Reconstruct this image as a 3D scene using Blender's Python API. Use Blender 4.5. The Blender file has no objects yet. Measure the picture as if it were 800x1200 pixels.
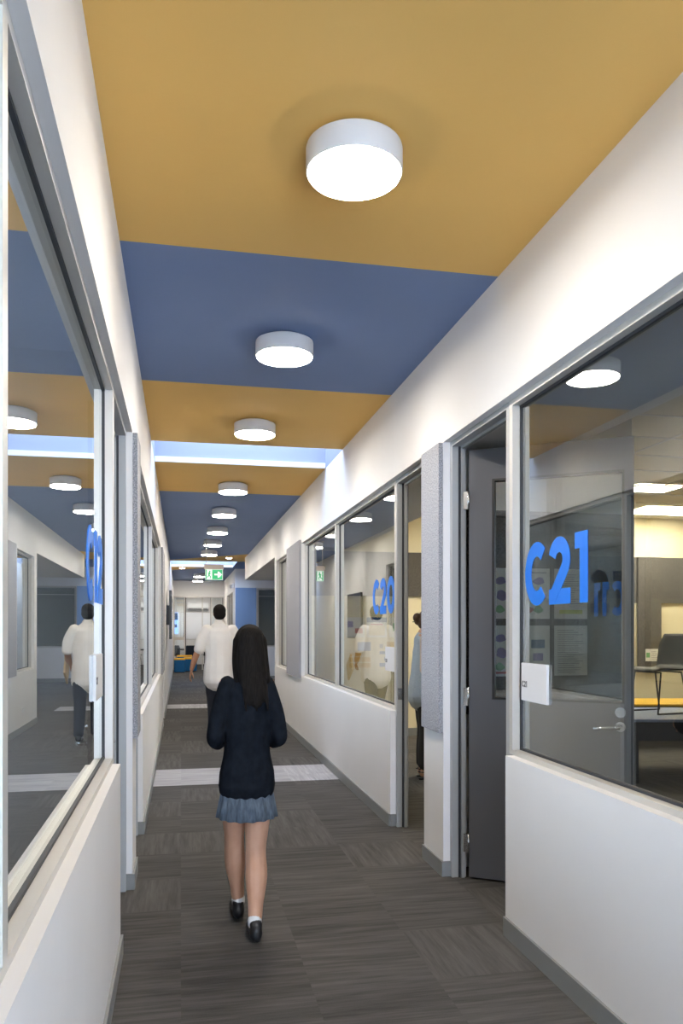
import bpy, bmesh, math, random
from mathutils import Vector, Matrix
random.seed(7)
C = bpy.context.scene.collection
PI = math.pi
# ------------------------------------------------------------------ materials
def mat(name, col, rough=.6, metal=0., spec=.5):
    m = bpy.data.materials.new(name); m.use_nodes = True
    b = m.node_tree.nodes['Principled BSDF']
    b.inputs['Base Color'].default_value = (*col, 1); b.inputs['Roughness'].default_value = rough
    b.inputs['Metallic'].default_value = metal; b.inputs['Specular IOR Level'].default_value = spec
    return m
def nd(m, t, **kw):
    n = m.node_tree.nodes.new(t)
    for k, v in kw.items(): setattr(n, k, v)
    return n
def lk(m, a, b): m.node_tree.links.new(a, b)
def bsdf(m): return m.node_tree.nodes['Principled BSDF']
def noisy(name, c1, c2, scale, rough=.7, bump=0., detail=4, spec=.4, stretch=(1,1,1), lo=.3, hi=.7):
    m = mat(name, c1, rough, 0, spec)
    tc = nd(m, 'ShaderNodeTexCoord'); mp = nd(m, 'ShaderNodeMapping'); mp.inputs['Scale'].default_value = stretch
    nz = nd(m, 'ShaderNodeTexNoise'); nz.inputs['Scale'].default_value = scale; nz.inputs['Detail'].default_value = detail
    rp = nd(m, 'ShaderNodeValToRGB')
    rp.color_ramp.elements[0].position = lo; rp.color_ramp.elements[0].color = (*c1, 1)
    rp.color_ramp.elements[1].position = hi; rp.color_ramp.elements[1].color = (*c2, 1)
    lk(m, tc.outputs['Object'], mp.inputs['Vector']); lk(m, mp.outputs['Vector'], nz.inputs['Vector'])
    lk(m, nz.outputs['Fac'], rp.inputs['Fac']); lk(m, rp.outputs['Color'], bsdf(m).inputs['Base Color'])
    if bump:
        bp = nd(m, 'ShaderNodeBump'); bp.inputs['Strength'].default_value = bump; bp.inputs['Distance'].default_value = .003
        lk(m, nz.outputs['Fac'], bp.inputs['Height']); lk(m, bp.outputs['Normal'], bsdf(m).inputs['Normal'])
    return m
def emit(name, col, s):
    m = mat(name, (.8,.8,.8), .4); b = bsdf(m)
    b.inputs['Emission Color'].default_value = (*col, 1); b.inputs['Emission Strength'].default_value = s
    return m
def glass(name, tint):
    """architectural pane: reflection of its two surfaces by angle, the rest passes through"""
    m = bpy.data.materials.new(name); m.use_nodes = True; nt = m.node_tree; nt.nodes.clear()
    out = nd(m, 'ShaderNodeOutputMaterial'); mix = nd(m, 'ShaderNodeMixShader')
    tr = nd(m, 'ShaderNodeBsdfTransparent'); tr.inputs['Color'].default_value = (*tint, 1)
    gl = nd(m, 'ShaderNodeBsdfGlossy'); gl.inputs['Roughness'].default_value = 0.0
    gl.inputs['Color'].default_value = (.95,.98,.97,1)
    ge = nd(m, 'ShaderNodeNewGeometry')
    dt = nd(m, 'ShaderNodeVectorMath', operation='DOT_PRODUCT')
    lk(m, ge.outputs['Normal'], dt.inputs[0]); lk(m, ge.outputs['Incoming'], dt.inputs[1])
    def ma(op, a, b=None):
        n = nd(m, 'ShaderNodeMath', operation=op); n.use_clamp = False
        for i, v in enumerate((a, b)):
            if v is None: continue
            if isinstance(v, (int, float)): n.inputs[i].default_value = v
            else: lk(m, v, n.inputs[i])
        return n.outputs[0]
    c = ma('ABSOLUTE', dt.outputs['Value'])
    p = ma('POWER', ma('SUBTRACT', 1.0, c), 5.0)
    r1 = ma('ADD', ma('MULTIPLY', p, .957), .043)
    r = ma('DIVIDE', ma('MULTIPLY', r1, 4.0), ma('ADD', ma('MULTIPLY', r1, 3.0), 1.0))
    front = ma('SUBTRACT', 1.0, ge.outputs['Backfacing'])
    f = ma('MULTIPLY', r, front)
    lk(m, f, mix.inputs['Fac']); lk(m, tr.outputs[0], mix.inputs[1]); lk(m, gl.outputs[0], mix.inputs[2])
    lk(m, mix.outputs[0], out.inputs['Surface'])
    return m
def carpet(name, cols, tile=.5):
    m = mat(name, cols[0], .95, 0, .1); nt = m.node_tree
    tc = nd(m, 'ShaderNodeTexCoord'); sc = nd(m, 'ShaderNodeVectorMath', operation='SCALE'); sc.inputs['Scale'].default_value = 1/tile
    fl = nd(m, 'ShaderNodeVectorMath', operation='FLOOR'); wn = nd(m, 'ShaderNodeTexWhiteNoise', noise_dimensions='2D')
    lk(m, tc.outputs['Object'], sc.inputs[0]); lk(m, sc.outputs[0], fl.inputs[0]); lk(m, fl.outputs[0], wn.inputs['Vector'])
    def streak(s):
        mp = nd(m, 'ShaderNodeMapping'); mp.inputs['Scale'].default_value = s
        nz = nd(m, 'ShaderNodeTexNoise'); nz.inputs['Scale'].default_value = 1; nz.inputs['Detail'].default_value = 5; nz.inputs['Roughness'].default_value = .65
        lk(m, tc.outputs['Object'], mp.inputs['Vector'])
        off = nd(m, 'ShaderNodeVectorMath', operation='ADD'); wc = nd(m, 'ShaderNodeVectorMath', operation='SCALE'); wc.inputs['Scale'].default_value = 31
        lk(m, wn.outputs['Color'], wc.inputs[0]); lk(m, mp.outputs[0], off.inputs[0]); lk(m, wc.outputs[0], off.inputs[1])
        lk(m, off.outputs[0], nz.inputs['Vector']); return nz
    a = streak((2.2, 34, 1)); b = streak((34, 2.2, 1))
    sel = nd(m, 'ShaderNodeMath', operation='GREATER_THAN'); sel.inputs[1].default_value = .62
    lk(m, wn.outputs['Value'], sel.inputs[0])
    mx = nd(m, 'ShaderNodeMix'); mx.data_type = 'FLOAT'
    lk(m, sel.outputs[0], mx.inputs[0]); lk(m, a.outputs['Fac'], mx.inputs[2]); lk(m, b.outputs['Fac'], mx.inputs[3])
    # strand noise and per-tile shift
    fine = nd(m, 'ShaderNodeTexNoise'); fine.inputs['Scale'].default_value = 260; lk(m, tc.outputs['Object'], fine.inputs['Vector'])
    s1 = nd(m, 'ShaderNodeMath', operation='MULTIPLY_ADD'); s1.inputs[1].default_value = .22
    lk(m, fine.outputs['Fac'], s1.inputs[0]); lk(m, mx.outputs[0], s1.inputs[2])
    s2 = nd(m, 'ShaderNodeMath', operation='MULTIPLY_ADD'); s2.inputs[1].default_value = .14
    lk(m, wn.outputs['Value'], s2.inputs[0]); lk(m, s1.outputs[0], s2.inputs[2])
    rp = nd(m, 'ShaderNodeValToRGB'); e = rp.color_ramp.elements
    e[0].position = .45; e[0].color = (*cols[0], 1); e[1].position = .92; e[1].color = (*cols[1], 1)
    lk(m, s2.outputs[0], rp.inputs['Fac']); lk(m, rp.outputs['Color'], bsdf(m).inputs['Base Color'])
    bp = nd(m, 'ShaderNodeBump'); bp.inputs['Strength'].default_value = .35; bp.inputs['Distance'].default_value = .002
    lk(m, fine.outputs['Fac'], bp.inputs['Height']); lk(m, bp.outputs['Normal'], bsdf(m).inputs['Normal'])
    return m
M = {}
M['white'] = noisy('white_paint', (.775,.76,.745), (.795,.78,.765), 3, .75, .02)
M['ceil_white'] = mat('ceiling_white', (.80,.79,.77), .8)
M['yellow'] = noisy('yellow_paint', (.80,.49,.14), (.82,.51,.15), 2, .8)
M['blue'] = noisy('blue_paint', (.175,.245,.42), (.185,.255,.435), 2, .8)
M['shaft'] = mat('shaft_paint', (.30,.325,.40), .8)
M['cream'] = mat('cream_paint', (.80,.72,.50), .8)
M['tile'] = noisy('ceiling_tile', (.74,.70,.58), (.78,.74,.62), 40, .9)
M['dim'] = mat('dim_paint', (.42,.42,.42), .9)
M['roomwall'] = mat('room_wall_paint', (.62,.62,.60), .85)
M['frame'] = mat('anodised_aluminium', (.60,.575,.53), .42, .25)
M['door_frame'] = mat('grey_frame_paint', (.40,.405,.40), .45, .1)
M['gasket'] = mat('black_rubber', (.028,.03,.035), .6)
M['glass'] = glass('window_glass', (.93,.95,.94))
M['skirt'] = mat('grey_skirting', (.235,.24,.235), .6)
M['leaf'] = mat('charcoal_door', (.115,.118,.132), .5)
M['felt'] = noisy('grey_felt', (.22,.22,.235), (.50,.50,.53), 150, .95, .3, 3, .1, lo=.36, hi=.66)
M['feltblue'] = noisy('blue_felt', (.17,.255,.40), (.26,.355,.52), 150, .95, .25, 2, .1, lo=.35, hi=.65)
M['feltdark'] = noisy('dark_felt', (.085,.08,.075), (.15,.14,.13), 120, .95, .2, 2, .1, lo=.35, hi=.65)
M['carpet'] = carpet('carpet_tiles', ((.056,.053,.051), (.125,.119,.112)))
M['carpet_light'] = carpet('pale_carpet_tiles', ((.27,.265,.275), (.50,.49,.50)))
M['drum'] = mat('lamp_drum_white', (.60,.60,.60), .5)
M['glow'] = emit('lamp_diffuser', (1.0,.92,.81), 28)
M['glow_room'] = emit('troffer_diffuser', (1.0,.90,.70), 9)
M['glow_far'] = emit('far_troffer_diffuser', (1.0,.96,.90), 4.5)
M['down'] = emit('downlight_glow', (1,.85,.62), 30)
M['chrome'] = mat('satin_chrome', (.62,.62,.62), .22, 1)
M['vinyl'] = mat('blue_vinyl', (.006,.19,.80), .45)
M['plate'] = mat('plate_white', (.78,.78,.79), .4)
M['ink'] = mat('ink_grey', (.10,.10,.11), .6)
M['greensign'] = emit('exit_green', (.01,.42,.13), .22); bsdf(M['greensign']).inputs['Base Color'].default_value = (.01,.36,.12,1)
M['whitesign'] = emit('exit_white', (.9,1,.92), .2)
M['signbody'] = mat('sign_housing', (.62,.52,.44), .5)
M['black'] = mat('black_plastic', (.018,.018,.02), .35)
M['screen'] = mat('screen_black', (.008,.008,.01), .12)
M['ottblue'] = noisy('blue_upholstery', (.012,.13,.33), (.016,.155,.37), 90, .8, .1)
M['ottyel'] = mat('yellow_upholstery', (.85,.48,.04), .8)
M['chairshell'] = mat('navy_plastic', (.03,.045,.075), .45)
M['chairblack'] = mat('charcoal_plastic', (.03,.03,.033), .5)
M['tabletop'] = mat('blue_grey_laminate', (.24,.31,.50), .35)
M['yeltop'] = mat('yellow_laminate', (.80,.48,.03), .4)
M['tabledark'] = mat('black_table_edge', (.025,.024,.027), .5)
M['acwhite'] = mat('air_conditioner_white', (.82,.82,.82), .4)
M['board'] = mat('whiteboard', (.80,.80,.80), .2)
M['paper'] = mat('paper', (.80,.79,.75), .8)
M['papercream'] = mat('cream_paper', (.82,.72,.50), .8)
M['pblue'] = mat('print_blue', (.18,.25,.42), .8)
M['pdeep'] = mat('print_deep_blue', (.03,.10,.25), .8)
M['pyellow'] = mat('print_yellow', (.72,.47,.10), .8)
M['plime'] = mat('print_lime', (.62,.66,.15), .8)
M['pgreen'] = mat('print_green', (.20,.45,.20), .8)
M['pred'] = mat('print_red', (.55,.15,.12), .8)
M['pgrey'] = mat('print_grey', (.40,.40,.40), .8)
M['ppurple'] = mat('print_purple', (.25,.2,.42), .8)
M['bluelit'] = emit('poster_blue_glow', (.03,.20,.65), .9)  # glow added to the blue paper of the end room poster
# people
M['skin'] = noisy('skin', (.50,.27,.17), (.56,.32,.21), 12, .55)
M['skin_deep'] = noisy('skin_deep', (.36,.17,.095), (.42,.21,.12), 12, .55)
M['hair'] = noisy('black_hair', (.007,.006,.0055), (.018,.015,.013), 30, .75, .4, stretch=(6,6,.6), spec=.06)
M['hair_brown'] = noisy('brown_hair', (.035,.018,.010), (.11,.055,.025), 30, .5, .4, stretch=(5,5,1))
M['jacket'] = noisy('navy_jacket', (.007,.009,.013), (.012,.015,.021), 25, .95, spec=.05)
M['plaid'] = noisy('blue_grey_skirt', (.045,.062,.088), (.105,.135,.17), 18, .9, stretch=(4,4,.4))
M['shoe'] = mat('black_shoe', (.012,.012,.013), .45)
M['sock'] = mat('white_sock', (.75,.75,.75), .9)
M['shirt'] = noisy('white_shirt', (.72,.67,.61), (.78,.73,.67), 5, .85)
M['trousers'] = mat('dark_trousers', (.018,.022,.034), .85)
M['blouse'] = noisy('blue_grey_blouse', (.30,.35,.40), (.42,.46,.50), 120, .85)
M['lace'] = noisy('beige_lace', (.48,.36,.27), (.62,.50,.40), 150, .85)
M['slacks'] = mat('black_slacks', (.012,.012,.013), .8)
M['folder'] = mat('tan_folder', (.58,.43,.25), .7)
M['eye'] = mat('eye_white', (.8,.8,.8), .3)
M['lips'] = mat('lips', (.35,.12,.10), .5)

# ------------------------------------------------------------------ geometry helpers
def box(bm, x0, x1, y0, y1, z0, z1, mi=0, bev=0.):
    x0, x1 = min(x0,x1), max(x0,x1); y0, y1 = min(y0,y1), max(y0,y1); z0, z1 = min(z0,z1), max(z0,z1)
    v = [bm.verts.new(p) for p in ((x0,y0,z0),(x1,y0,z0),(x1,y1,z0),(x0,y1,z0),(x0,y0,z1),(x1,y0,z1),(x1,y1,z1),(x0,y1,z1))]
    fs = [bm.faces.new([v[i] for i in q]) for q in ((0,3,2,1),(4,5,6,7),(0,1,5,4),(1,2,6,5),(2,3,7,6),(3,0,4,7))]
    for f in fs: f.material_index = mi
    if bev:
        es = {e for f in fs for e in f.edges}
        bmesh.ops.bevel(bm, geom=list(es), offset=bev, segments=2, affect='EDGES', clamp_overlap=True)
    return v
def prism(bm, pts, z0, z1, mi=0):
    a = [bm.verts.new((x, y, z0)) for x, y in pts]; b = [bm.verts.new((x, y, z1)) for x, y in pts]
    n = len(pts); fs = [bm.faces.new(a[::-1]), bm.faces.new(b)]
    for i in range(n): fs.append(bm.faces.new((a[i], a[(i+1)%n], b[(i+1)%n], b[i])))
    for f in fs: f.material_index = mi
def cyl(bm, c, r, h, axis=(0,0,1), seg=32, r2=None, mi=0):
    r2 = r if r2 is None else r2
    t = Vector(axis).normalized(); u = t.orthogonal().normalized(); w = t.cross(u); c = Vector(c)
    a, b = [], []
    for i in range(seg):
        d = u*math.cos(2*PI*i/seg) + w*math.sin(2*PI*i/seg)
        a.append(bm.verts.new(c + d*r)); b.append(bm.verts.new(c + t*h + d*r2))
    fs = [bm.faces.new(a[::-1]), bm.faces.new(b)]
    for i in range(seg):
        f = bm.faces.new((a[i], a[(i+1)%seg], b[(i+1)%seg], b[i])); f.smooth = True; fs.append(f)
    for f in fs: f.material_index = mi
def tube(bm, pts, r, seg=10):
    pts = [Vector(p) for p in pts]
    for i in range(len(pts)-1):
        cyl(bm, pts[i], r, (pts[i+1]-pts[i]).length, pts[i+1]-pts[i], seg)
        bmesh.ops.create_icosphere(bm, subdivisions=1, radius=r, matrix=Matrix.Translation(pts[i+1]))
def lathe(bm, prof, c=(0,0,0), seg=48, mi=0):
    rings = []
    for r, z in prof:
        rings.append([bm.verts.new((c[0]+r*math.cos(2*PI*i/seg), c[1]+r*math.sin(2*PI*i/seg), c[2]+z)) for i in range(seg)])
    for a, b in zip(rings, rings[1:]):
        for i in range(seg):
            f = bm.faces.new((a[i], a[(i+1)%seg], b[(i+1)%seg], b[i])); f.smooth = True; f.material_index = mi
    for rg, fl in ((rings[0], True), (rings[-1], False)):
        f = bm.faces.new(rg[::-1] if fl else rg); f.material_index = mi
def obj(name, bm, mats, parent=None, loc=None, smooth=False):
    bmesh.ops.recalc_face_normals(bm, faces=bm.faces[:])
    me = bpy.data.meshes.new(name); bm.to_mesh(me); bm.free()
    if not isinstance(mats, (list, tuple)): mats = [mats]
    for m in mats: me.materials.append(M[m] if isinstance(m, str) else m)
    o = bpy.data.objects.new(name, me); C.objects.link(o)
    if smooth:
        for p in me.polygons: p.use_smooth = True
    if parent: o.parent = parent
    if loc: o.location = loc
    return o
def BM(): return bmesh.new()
def struct(o): o['kind'] = 'structure'; return o
def tag(o, label, cat, group=None):
    o['label'] = label; o['category'] = cat
    if group: o['group'] = group
    return o
def empty(name, loc=(0,0,0), rz=0.):
    o = bpy.data.objects.new(name, None); C.objects.link(o); o.location = loc; o.rotation_euler = (0,0,rz); o.empty_display_size = .1
    return o
def thing(name, label, cat, loc=(0,0,0), rz=0., group=None): return tag(empty(name, loc, rz), label, cat, group)
def dup(root, loc, label=None, rz=None):
    r = root.copy(); C.objects.link(r); r.location = loc
    if rz is not None: r.rotation_euler = (0,0,rz)
    if label: r['label'] = label
    for ch in root.children:
        c = ch.copy(); C.objects.link(c); c.parent = r
        for g in ch.children:
            d = g.copy(); C.objects.link(d); d.parent = c
    return r

# ------------------------------------------------------------------ the setting
R, L, H = 1.455, -.255, 3.05
FO, GO = .04, .082         # frame front and glass, set back from the right wall face
FOL, GOL = .033, .072      # the same on the left
ZH, ZS = 2.458, .82        # underside of the wall over the windows, top of the low wall
WT = .12
Y0, Y1 = -2.8, 27.3
YB_ = 9.92
# floor
b = BM(); box(b, -4.6, 8.4, Y0-.2, 7.17, -.12, 0)
box(b, -4.6, L-.02, 7.17, 32.2, -.12, 0); box(b, R+.02, 8.4, 7.17, 32.2, -.12, 0)
box(b, L-.02, R+.02, 8.0, 14.1, -.12, 0); box(b, L-.02, R+.02, 14.85, 32.2, -.12, 0)
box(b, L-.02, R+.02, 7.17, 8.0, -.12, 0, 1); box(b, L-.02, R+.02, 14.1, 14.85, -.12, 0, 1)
struct(obj('floor', b, ['carpet', 'carpet_light']))
# ceiling of the corridor: painted bands, two roof-light openings (0 yellow, 1 blue)
b = BM()
SK0 = (-1.5, -.4)
XA, XB = L-.1, R+.1
for y0, y1, mi in ((Y0, SK0[0], 0), (SK0[1], 3.455, 0), (3.455, 5.36, 1), (5.36, 7.07, 0), (7.95, 9.625, 0), (9.625, 17.3, 1)):
    box(b, XA, XB, y0, y1, H, H+.12, mi)
# diagonal stripe zone 17.3 - 23.2 with an opening 19.4 - 21.2
def yd(x): return 19.15 - 1.09*(x-L)/1.0      # front edge of the stripe
def ye(x): return 22.5 - 1.0*(x-L)
XO = 1.36
prism(b, [(XA,17.3),(XB,17.3),(XA,yd(XA))], H, H+.12, 1)
prism(b, [(XB,17.3),(XB,19.4),(XA,19.4),(XA,yd(XA))], H, H+.12, 0)
box(b, XO, XB, 19.4, 21.2, H, H+.12, 1)
prism(b, [(XA,21.2),(XO-.30,21.2),(XA,ye(XA))], H, H+.12, 0)
prism(b, [(XO-.30,21.2),(XB,21.2),(XB,23.4),(XA,23.4),(XA,ye(XA))], H, H+.12, 1)
box(b, XA, XB, 23.4, Y1+.1, H, H+.12, 1)
box(b, XB, 5.2, 18.3, 21.9, H, H+.12, 1)     # over the side hall
struct(obj('ceiling', b, ['yellow', 'blue']))
# roof-light shafts
def shaft(n, y0, y1, x0=L, x1=R, h=.75):
    b = BM(); z0, z1 = H, H+h; t = .06
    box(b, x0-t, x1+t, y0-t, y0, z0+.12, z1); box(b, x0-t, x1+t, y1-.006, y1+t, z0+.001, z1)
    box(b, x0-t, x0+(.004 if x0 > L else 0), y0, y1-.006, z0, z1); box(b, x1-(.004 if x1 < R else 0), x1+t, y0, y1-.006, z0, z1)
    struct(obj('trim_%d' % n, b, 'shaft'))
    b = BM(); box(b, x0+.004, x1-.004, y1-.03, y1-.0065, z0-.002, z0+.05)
    struct(obj('trim_%d' % (n+1), b, 'white'))  # sunlit lower edge of the far face, put in as a white strip
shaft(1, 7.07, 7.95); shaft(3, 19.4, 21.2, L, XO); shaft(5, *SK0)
# right wall
b = BM(); x0, x1 = R, R+WT
box(b, x0, x1, Y0, .5, 0, H); box(b, x0, x1, .5, 3.372, 0, ZS)
box(b, x0, x1, 4.24, 4.60, 0, ZH); box(b, x0, x1, 5.39, 9.60, 0, ZS)
box(b, x0, x1, 9.60, 10.95, 0, ZH); box(b, x0, x1, 10.95, 12.2, 0, ZS); box(b, x0, x1, 12.2, 12.4, 0, ZH)
box(b, x0, x1, .5, 12.4, ZH, H); box(b, x0, x1, 12.4, 18.3, 2.535, H)
box(b, x0, x1, 21.7, 22.6, 0, H); box(b, x0, x1, 22.6, 25.6, 0, ZS); box(b, x0, x1, 22.6, 25.6, ZH, H); box(b, x0, x1, 25.6, Y1, 0, H)
struct(obj('wall_right', b, 'white'))
# the side hall: lowered soffit, far, near and end walls
b = BM(); box(b, x1, 5.1, 12.4, 18.3, 2.535, H)
struct(obj('ceiling_side_hall', b, 'ceil_white'))
b = BM(); box(b, x1, 2.06, 21.7, 21.85, 0, H); box(b, 2.06, 4.4, 21.7, 21.85, 0, .9); box(b, 2.06, 4.4, 21.7, 21.85, 2.53, H); box(b, 4.4, 5.2, 21.7, 21.85, 0, H)
struct(obj('wall_hall_back', b, 'white'))
b = BM(); box(b, x1, 5.2, 12.25, 12.4, 0, H); struct(obj('wall_hall_front', b, 'white'))
b = BM(); box(b, 5.1, 5.25, 12.4, 21.7, 0, H); struct(obj('wall_hall_end', b, 'white'))
# left wall
b = BM(); x0, x1 = L-WT, L
box(b, x0, x1, Y0, -.6, 0, H); box(b, x0, x1, -.6, 3.50, 0, ZS); box(b, x0, x1, 4.36, 4.68, 0, ZH)
box(b, x0, x1, 5.52, 10.3, 0, ZS); box(b, x0, x1, 10.3, 11.7, 0, ZH); box(b, x0, x1, 12.6, Y1, 0, ZH)
box(b, x0, x1, -.6, Y1, ZH, H)
struct(obj('wall_left', b, 'white'))
# end behind the camera, opening added to bring in daylight; the far end bulkhead
b = BM(); box(b, -4.6, L, Y0-.2, Y0, 0, 3.2); box(b, R, 8.4, Y0-.2, Y0, 0, 3.2); box(b, L, .35, Y0-.2, Y0, 0, 3.2); box(b, L, R, Y0-.2, Y0, 0, .1); box(b, L, R, Y0-.2, Y0, 2.95, 3.2)
struct(obj('wall_behind', b, 'white'))
b = BM(); box(b, L-.1, R+.1, Y1, Y1+.12, 2.52, H+.1); struct(obj('wall_far', b, 'ceil_white'))
# unlit store behind the small window
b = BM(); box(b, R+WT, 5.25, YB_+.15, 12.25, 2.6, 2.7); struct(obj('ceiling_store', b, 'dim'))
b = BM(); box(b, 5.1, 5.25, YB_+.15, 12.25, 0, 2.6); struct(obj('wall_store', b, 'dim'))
# rooms left of the corridor; unseen outer-wall openings added to let daylight in
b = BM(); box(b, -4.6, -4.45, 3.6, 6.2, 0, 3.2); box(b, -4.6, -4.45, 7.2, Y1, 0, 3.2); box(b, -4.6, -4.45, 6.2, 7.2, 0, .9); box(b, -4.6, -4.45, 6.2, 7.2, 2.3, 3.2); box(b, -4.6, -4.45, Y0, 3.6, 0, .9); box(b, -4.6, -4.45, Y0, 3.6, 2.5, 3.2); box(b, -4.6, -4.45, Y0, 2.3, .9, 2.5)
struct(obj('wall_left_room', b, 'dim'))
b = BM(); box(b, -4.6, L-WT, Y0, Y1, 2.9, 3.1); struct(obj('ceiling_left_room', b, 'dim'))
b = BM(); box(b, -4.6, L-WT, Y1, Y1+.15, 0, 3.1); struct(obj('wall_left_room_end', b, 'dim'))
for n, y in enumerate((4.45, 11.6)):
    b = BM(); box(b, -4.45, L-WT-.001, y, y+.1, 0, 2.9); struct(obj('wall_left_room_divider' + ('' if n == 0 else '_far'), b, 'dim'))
# classrooms right of the corridor
XW = 8.2; YB = 9.92
b = BM(); box(b, R+WT, XW+.2, YB, YB+.15, 0, 3.1); struct(obj('wall_room_back', b, 'cream'))
b = BM(); box(b, XW, XW+.15, Y0, YB, 0, 3.1); struct(obj('wall_room_side', b, 'cream'))
b = BM(); box(b, R+WT, XW, Y0, YB, 2.95, 3.1)
for i in range(1, 12): box(b, R+WT, XW, YB-.6*i-.012, YB-.6*i+.012, 2.944, 2.951, 1)
for i in range(5): box(b, 2.7+1.2*i-.012, 2.7+1.2*i+.012, Y0, YB, 2.944, 2.951, 1)
struct(obj('ceiling_room', b, ['tile', 'ceil_white']))
b = BM(); box(b, R+WT+.001, 2.20, -1, YB-.001, 2.45, 2.94); struct(obj('ceiling_room_soffit', b, 'ceil_white'))
b = BM(); box(b, R+WT, 2.72, 4.38, 4.50, 0, 2.45); box(b, 2.2, 2.72, 4.38, 4.5, 2.45, 2.95); struct(obj('wall_partition', b, 'roomwall'))
# dark pin-board bands on the classroom walls
b = BM(); box(b, R+WT+.001, 4.2, YB-.03, YB-.001, 1.826, 2.40); box(b, 4.2, XW, YB-.03, YB-.001, 1.76, 2.40)
struct(obj('trim_7', b, 'feltdark'))
b = BM(); box(b, R+WT+.001, 2.72, 4.355, 4.379, .9, 2.1); struct(obj('trim_8', b, 'feltdark'))
# far room beyond the glazed end
b = BM(); box(b, -1.7, 3.4, 31.6, 31.75, 0, 3.1); struct(obj('wall_end_room', b, 'white'))
b = BM(); box(b, -1.85, -1.7, Y1+.12, 31.75, 0, 3.1); struct(obj('wall_end_room_left', b, 'white'))
b = BM(); box(b, 3.4, 3.55, Y1+.12, 31.75, 0, 3.1); struct(obj('wall_end_room_right', b, 'white'))
b = BM(); box(b, -1.85, 3.55, Y1+.12, 31.75, 2.75, 3.1); struct(obj('ceiling_end_room', b, 'ceil_white'))
b = BM(); box(b, -1.85, L-.1, Y1, Y1+.12, 0, 3.1); box(b, R+.1, 3.55, Y1, Y1+.12, 0, 3.1); struct(obj('wall_end_room_front', b, 'white'))
# room behind the far right windows and behind the side hall window
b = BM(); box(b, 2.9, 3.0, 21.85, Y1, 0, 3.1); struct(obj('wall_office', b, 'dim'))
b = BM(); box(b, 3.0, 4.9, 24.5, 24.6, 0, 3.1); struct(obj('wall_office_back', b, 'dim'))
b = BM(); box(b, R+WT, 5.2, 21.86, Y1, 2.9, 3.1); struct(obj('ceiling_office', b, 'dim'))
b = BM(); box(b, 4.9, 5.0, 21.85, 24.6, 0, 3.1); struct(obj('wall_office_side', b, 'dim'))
# skirting boards
b = BM()
for y0, y1 in ((Y0, 3.372), (4.24, 4.60), (5.39, 12.4), (21.7, Y1)): box(b, R-.012, R-.0005, y0, y1+(.0), 0, .085)
box(b, R-.012, R+FO, 4.228, 4.24, 0, .085); box(b, R, R+FO, 5.378, 5.39, 0, .085)
box(b, R-.012, 5.1, 21.688, 21.699, 0, .1)
struct(obj('baseboard_right', b, 'skirt'))
b = BM()
for y0, y1 in ((Y0, 3.50), (4.36, 4.68), (5.52, 11.7), (12.6, Y1)): box(b, L+.0005, L+.012, y0, y1, 0, .085)
box(b, L-FOL, L+.012, 4.348, 4.36, 0, .085); box(b, L-FOL, L+.012, 5.508, 5.52, 0, .085)
struct(obj('baseboard_left', b, 'skirt'))
b = BM(); box(b, R+WT, XW, YB-.012, YB-.0005, 0, .1); struct(obj('baseboard_room', b, 'skirt'))

# ------------------------------------------------------------------ windows
def window(n, s, y0, y1, z0=ZS, z1=ZH, mull=(), jw=.036, head=.028, rail=.022, mh=None):
    """s=+1 right wall, -1 left wall"""
    W = R if s > 0 else L; fo, go = (FO, GO) if s > 0 else (FOL, GOL)
    w = struct(empty('window_%d' % n, (W, y0, z0)))
    X = lambda d: s*d
    fd = fo + .085
    b = BM(); e = .0005
    box(b, X(fo), X(fd), e, jw, e, z1-z0-e); box(b, X(fo), X(fd), y1-y0-jw, y1-y0-e, e, z1-z0-e)
    box(b, X(fo), X(fd), jw, y1-y0-jw, z1-z0-head, z1-z0-e); box(b, X(fo), X(fd), jw, y1-y0-jw, e, rail)
    cuts = [y0+jw]
    for m in mull: box(b, X(fo), X(fd), m-y0-.02, m-y0+.02, rail, z1-z0-head); cuts += [m-.02, m+.02]
    cuts.append(y1-jw)
    obj('frame', b, 'frame', w)
    for a, c in zip(cuts[::2], cuts[1::2]):
        a -= y0; c -= y0
        b = BM(); g0, g1 = go-.006, go+.016; k = .012; zt, zb = z1-z0-head, rail
        box(b, X(g0), X(g1), a, a+k, zb, zt); box(b, X(g0), X(g1), c-k, c, zb, zt)
        box(b, X(g0), X(g1), a+k, c-k, zb, zb+k*.8); box(b, X(g0), X(g1), a+k, c-k, zt-k, zt)
        obj('gasket', b, 'gasket', w)
        b = BM(); box(b, X(go), X(go+.010), a+k*.5, c-k*.5, zb+k*.4, zt-k*.5)
        obj('glass_pane', b, 'glass', w)
    return w
w1 = window(1, 1, .5, 3.421)
w2 = window(2, 1, 5.39, 9.60, mull=(7.62,))
w3 = window(3, 1, 10.95, 12.2)
w4 = window(4, -1, -.6, 3.55, mull=(1.40,))
w5 = window(5, -1, 5.52, 10.3, mull=(8.14,))
w6 = window(6, 1, 22.6, 25.6, mull=(23.6, 24.6))
# side hall window in the back wall (faces the corridor's length)
w7 = struct(empty('window_7', (2.06, 21.7, .9))); b = BM()
for a in ((0.001,.04,0.001,1.629),(2.30,2.339,0.001,1.629),(.04,2.30,1.59,1.629),(.04,2.30,0.001,.035)): box(b, a[0], a[1], .03, .12, a[2], a[3])
obj('frame', b, 'frame', w7); b = BM(); box(b, .035, 2.305, .07, .08, .03, 1.6); obj('glass_pane', b, 'glass', w7)
b = BM(); box(b, .05, 2.29, .085, .10, .05, 1.58); obj('roller_blind', b, mat('blind_grey', (.10,.115,.12), .9), w7)
b = BM(); box(b, .05, 2.29, .079, .088, 1.40, 1.412); obj('blind_bar', b, 'frame', w7)

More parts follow.
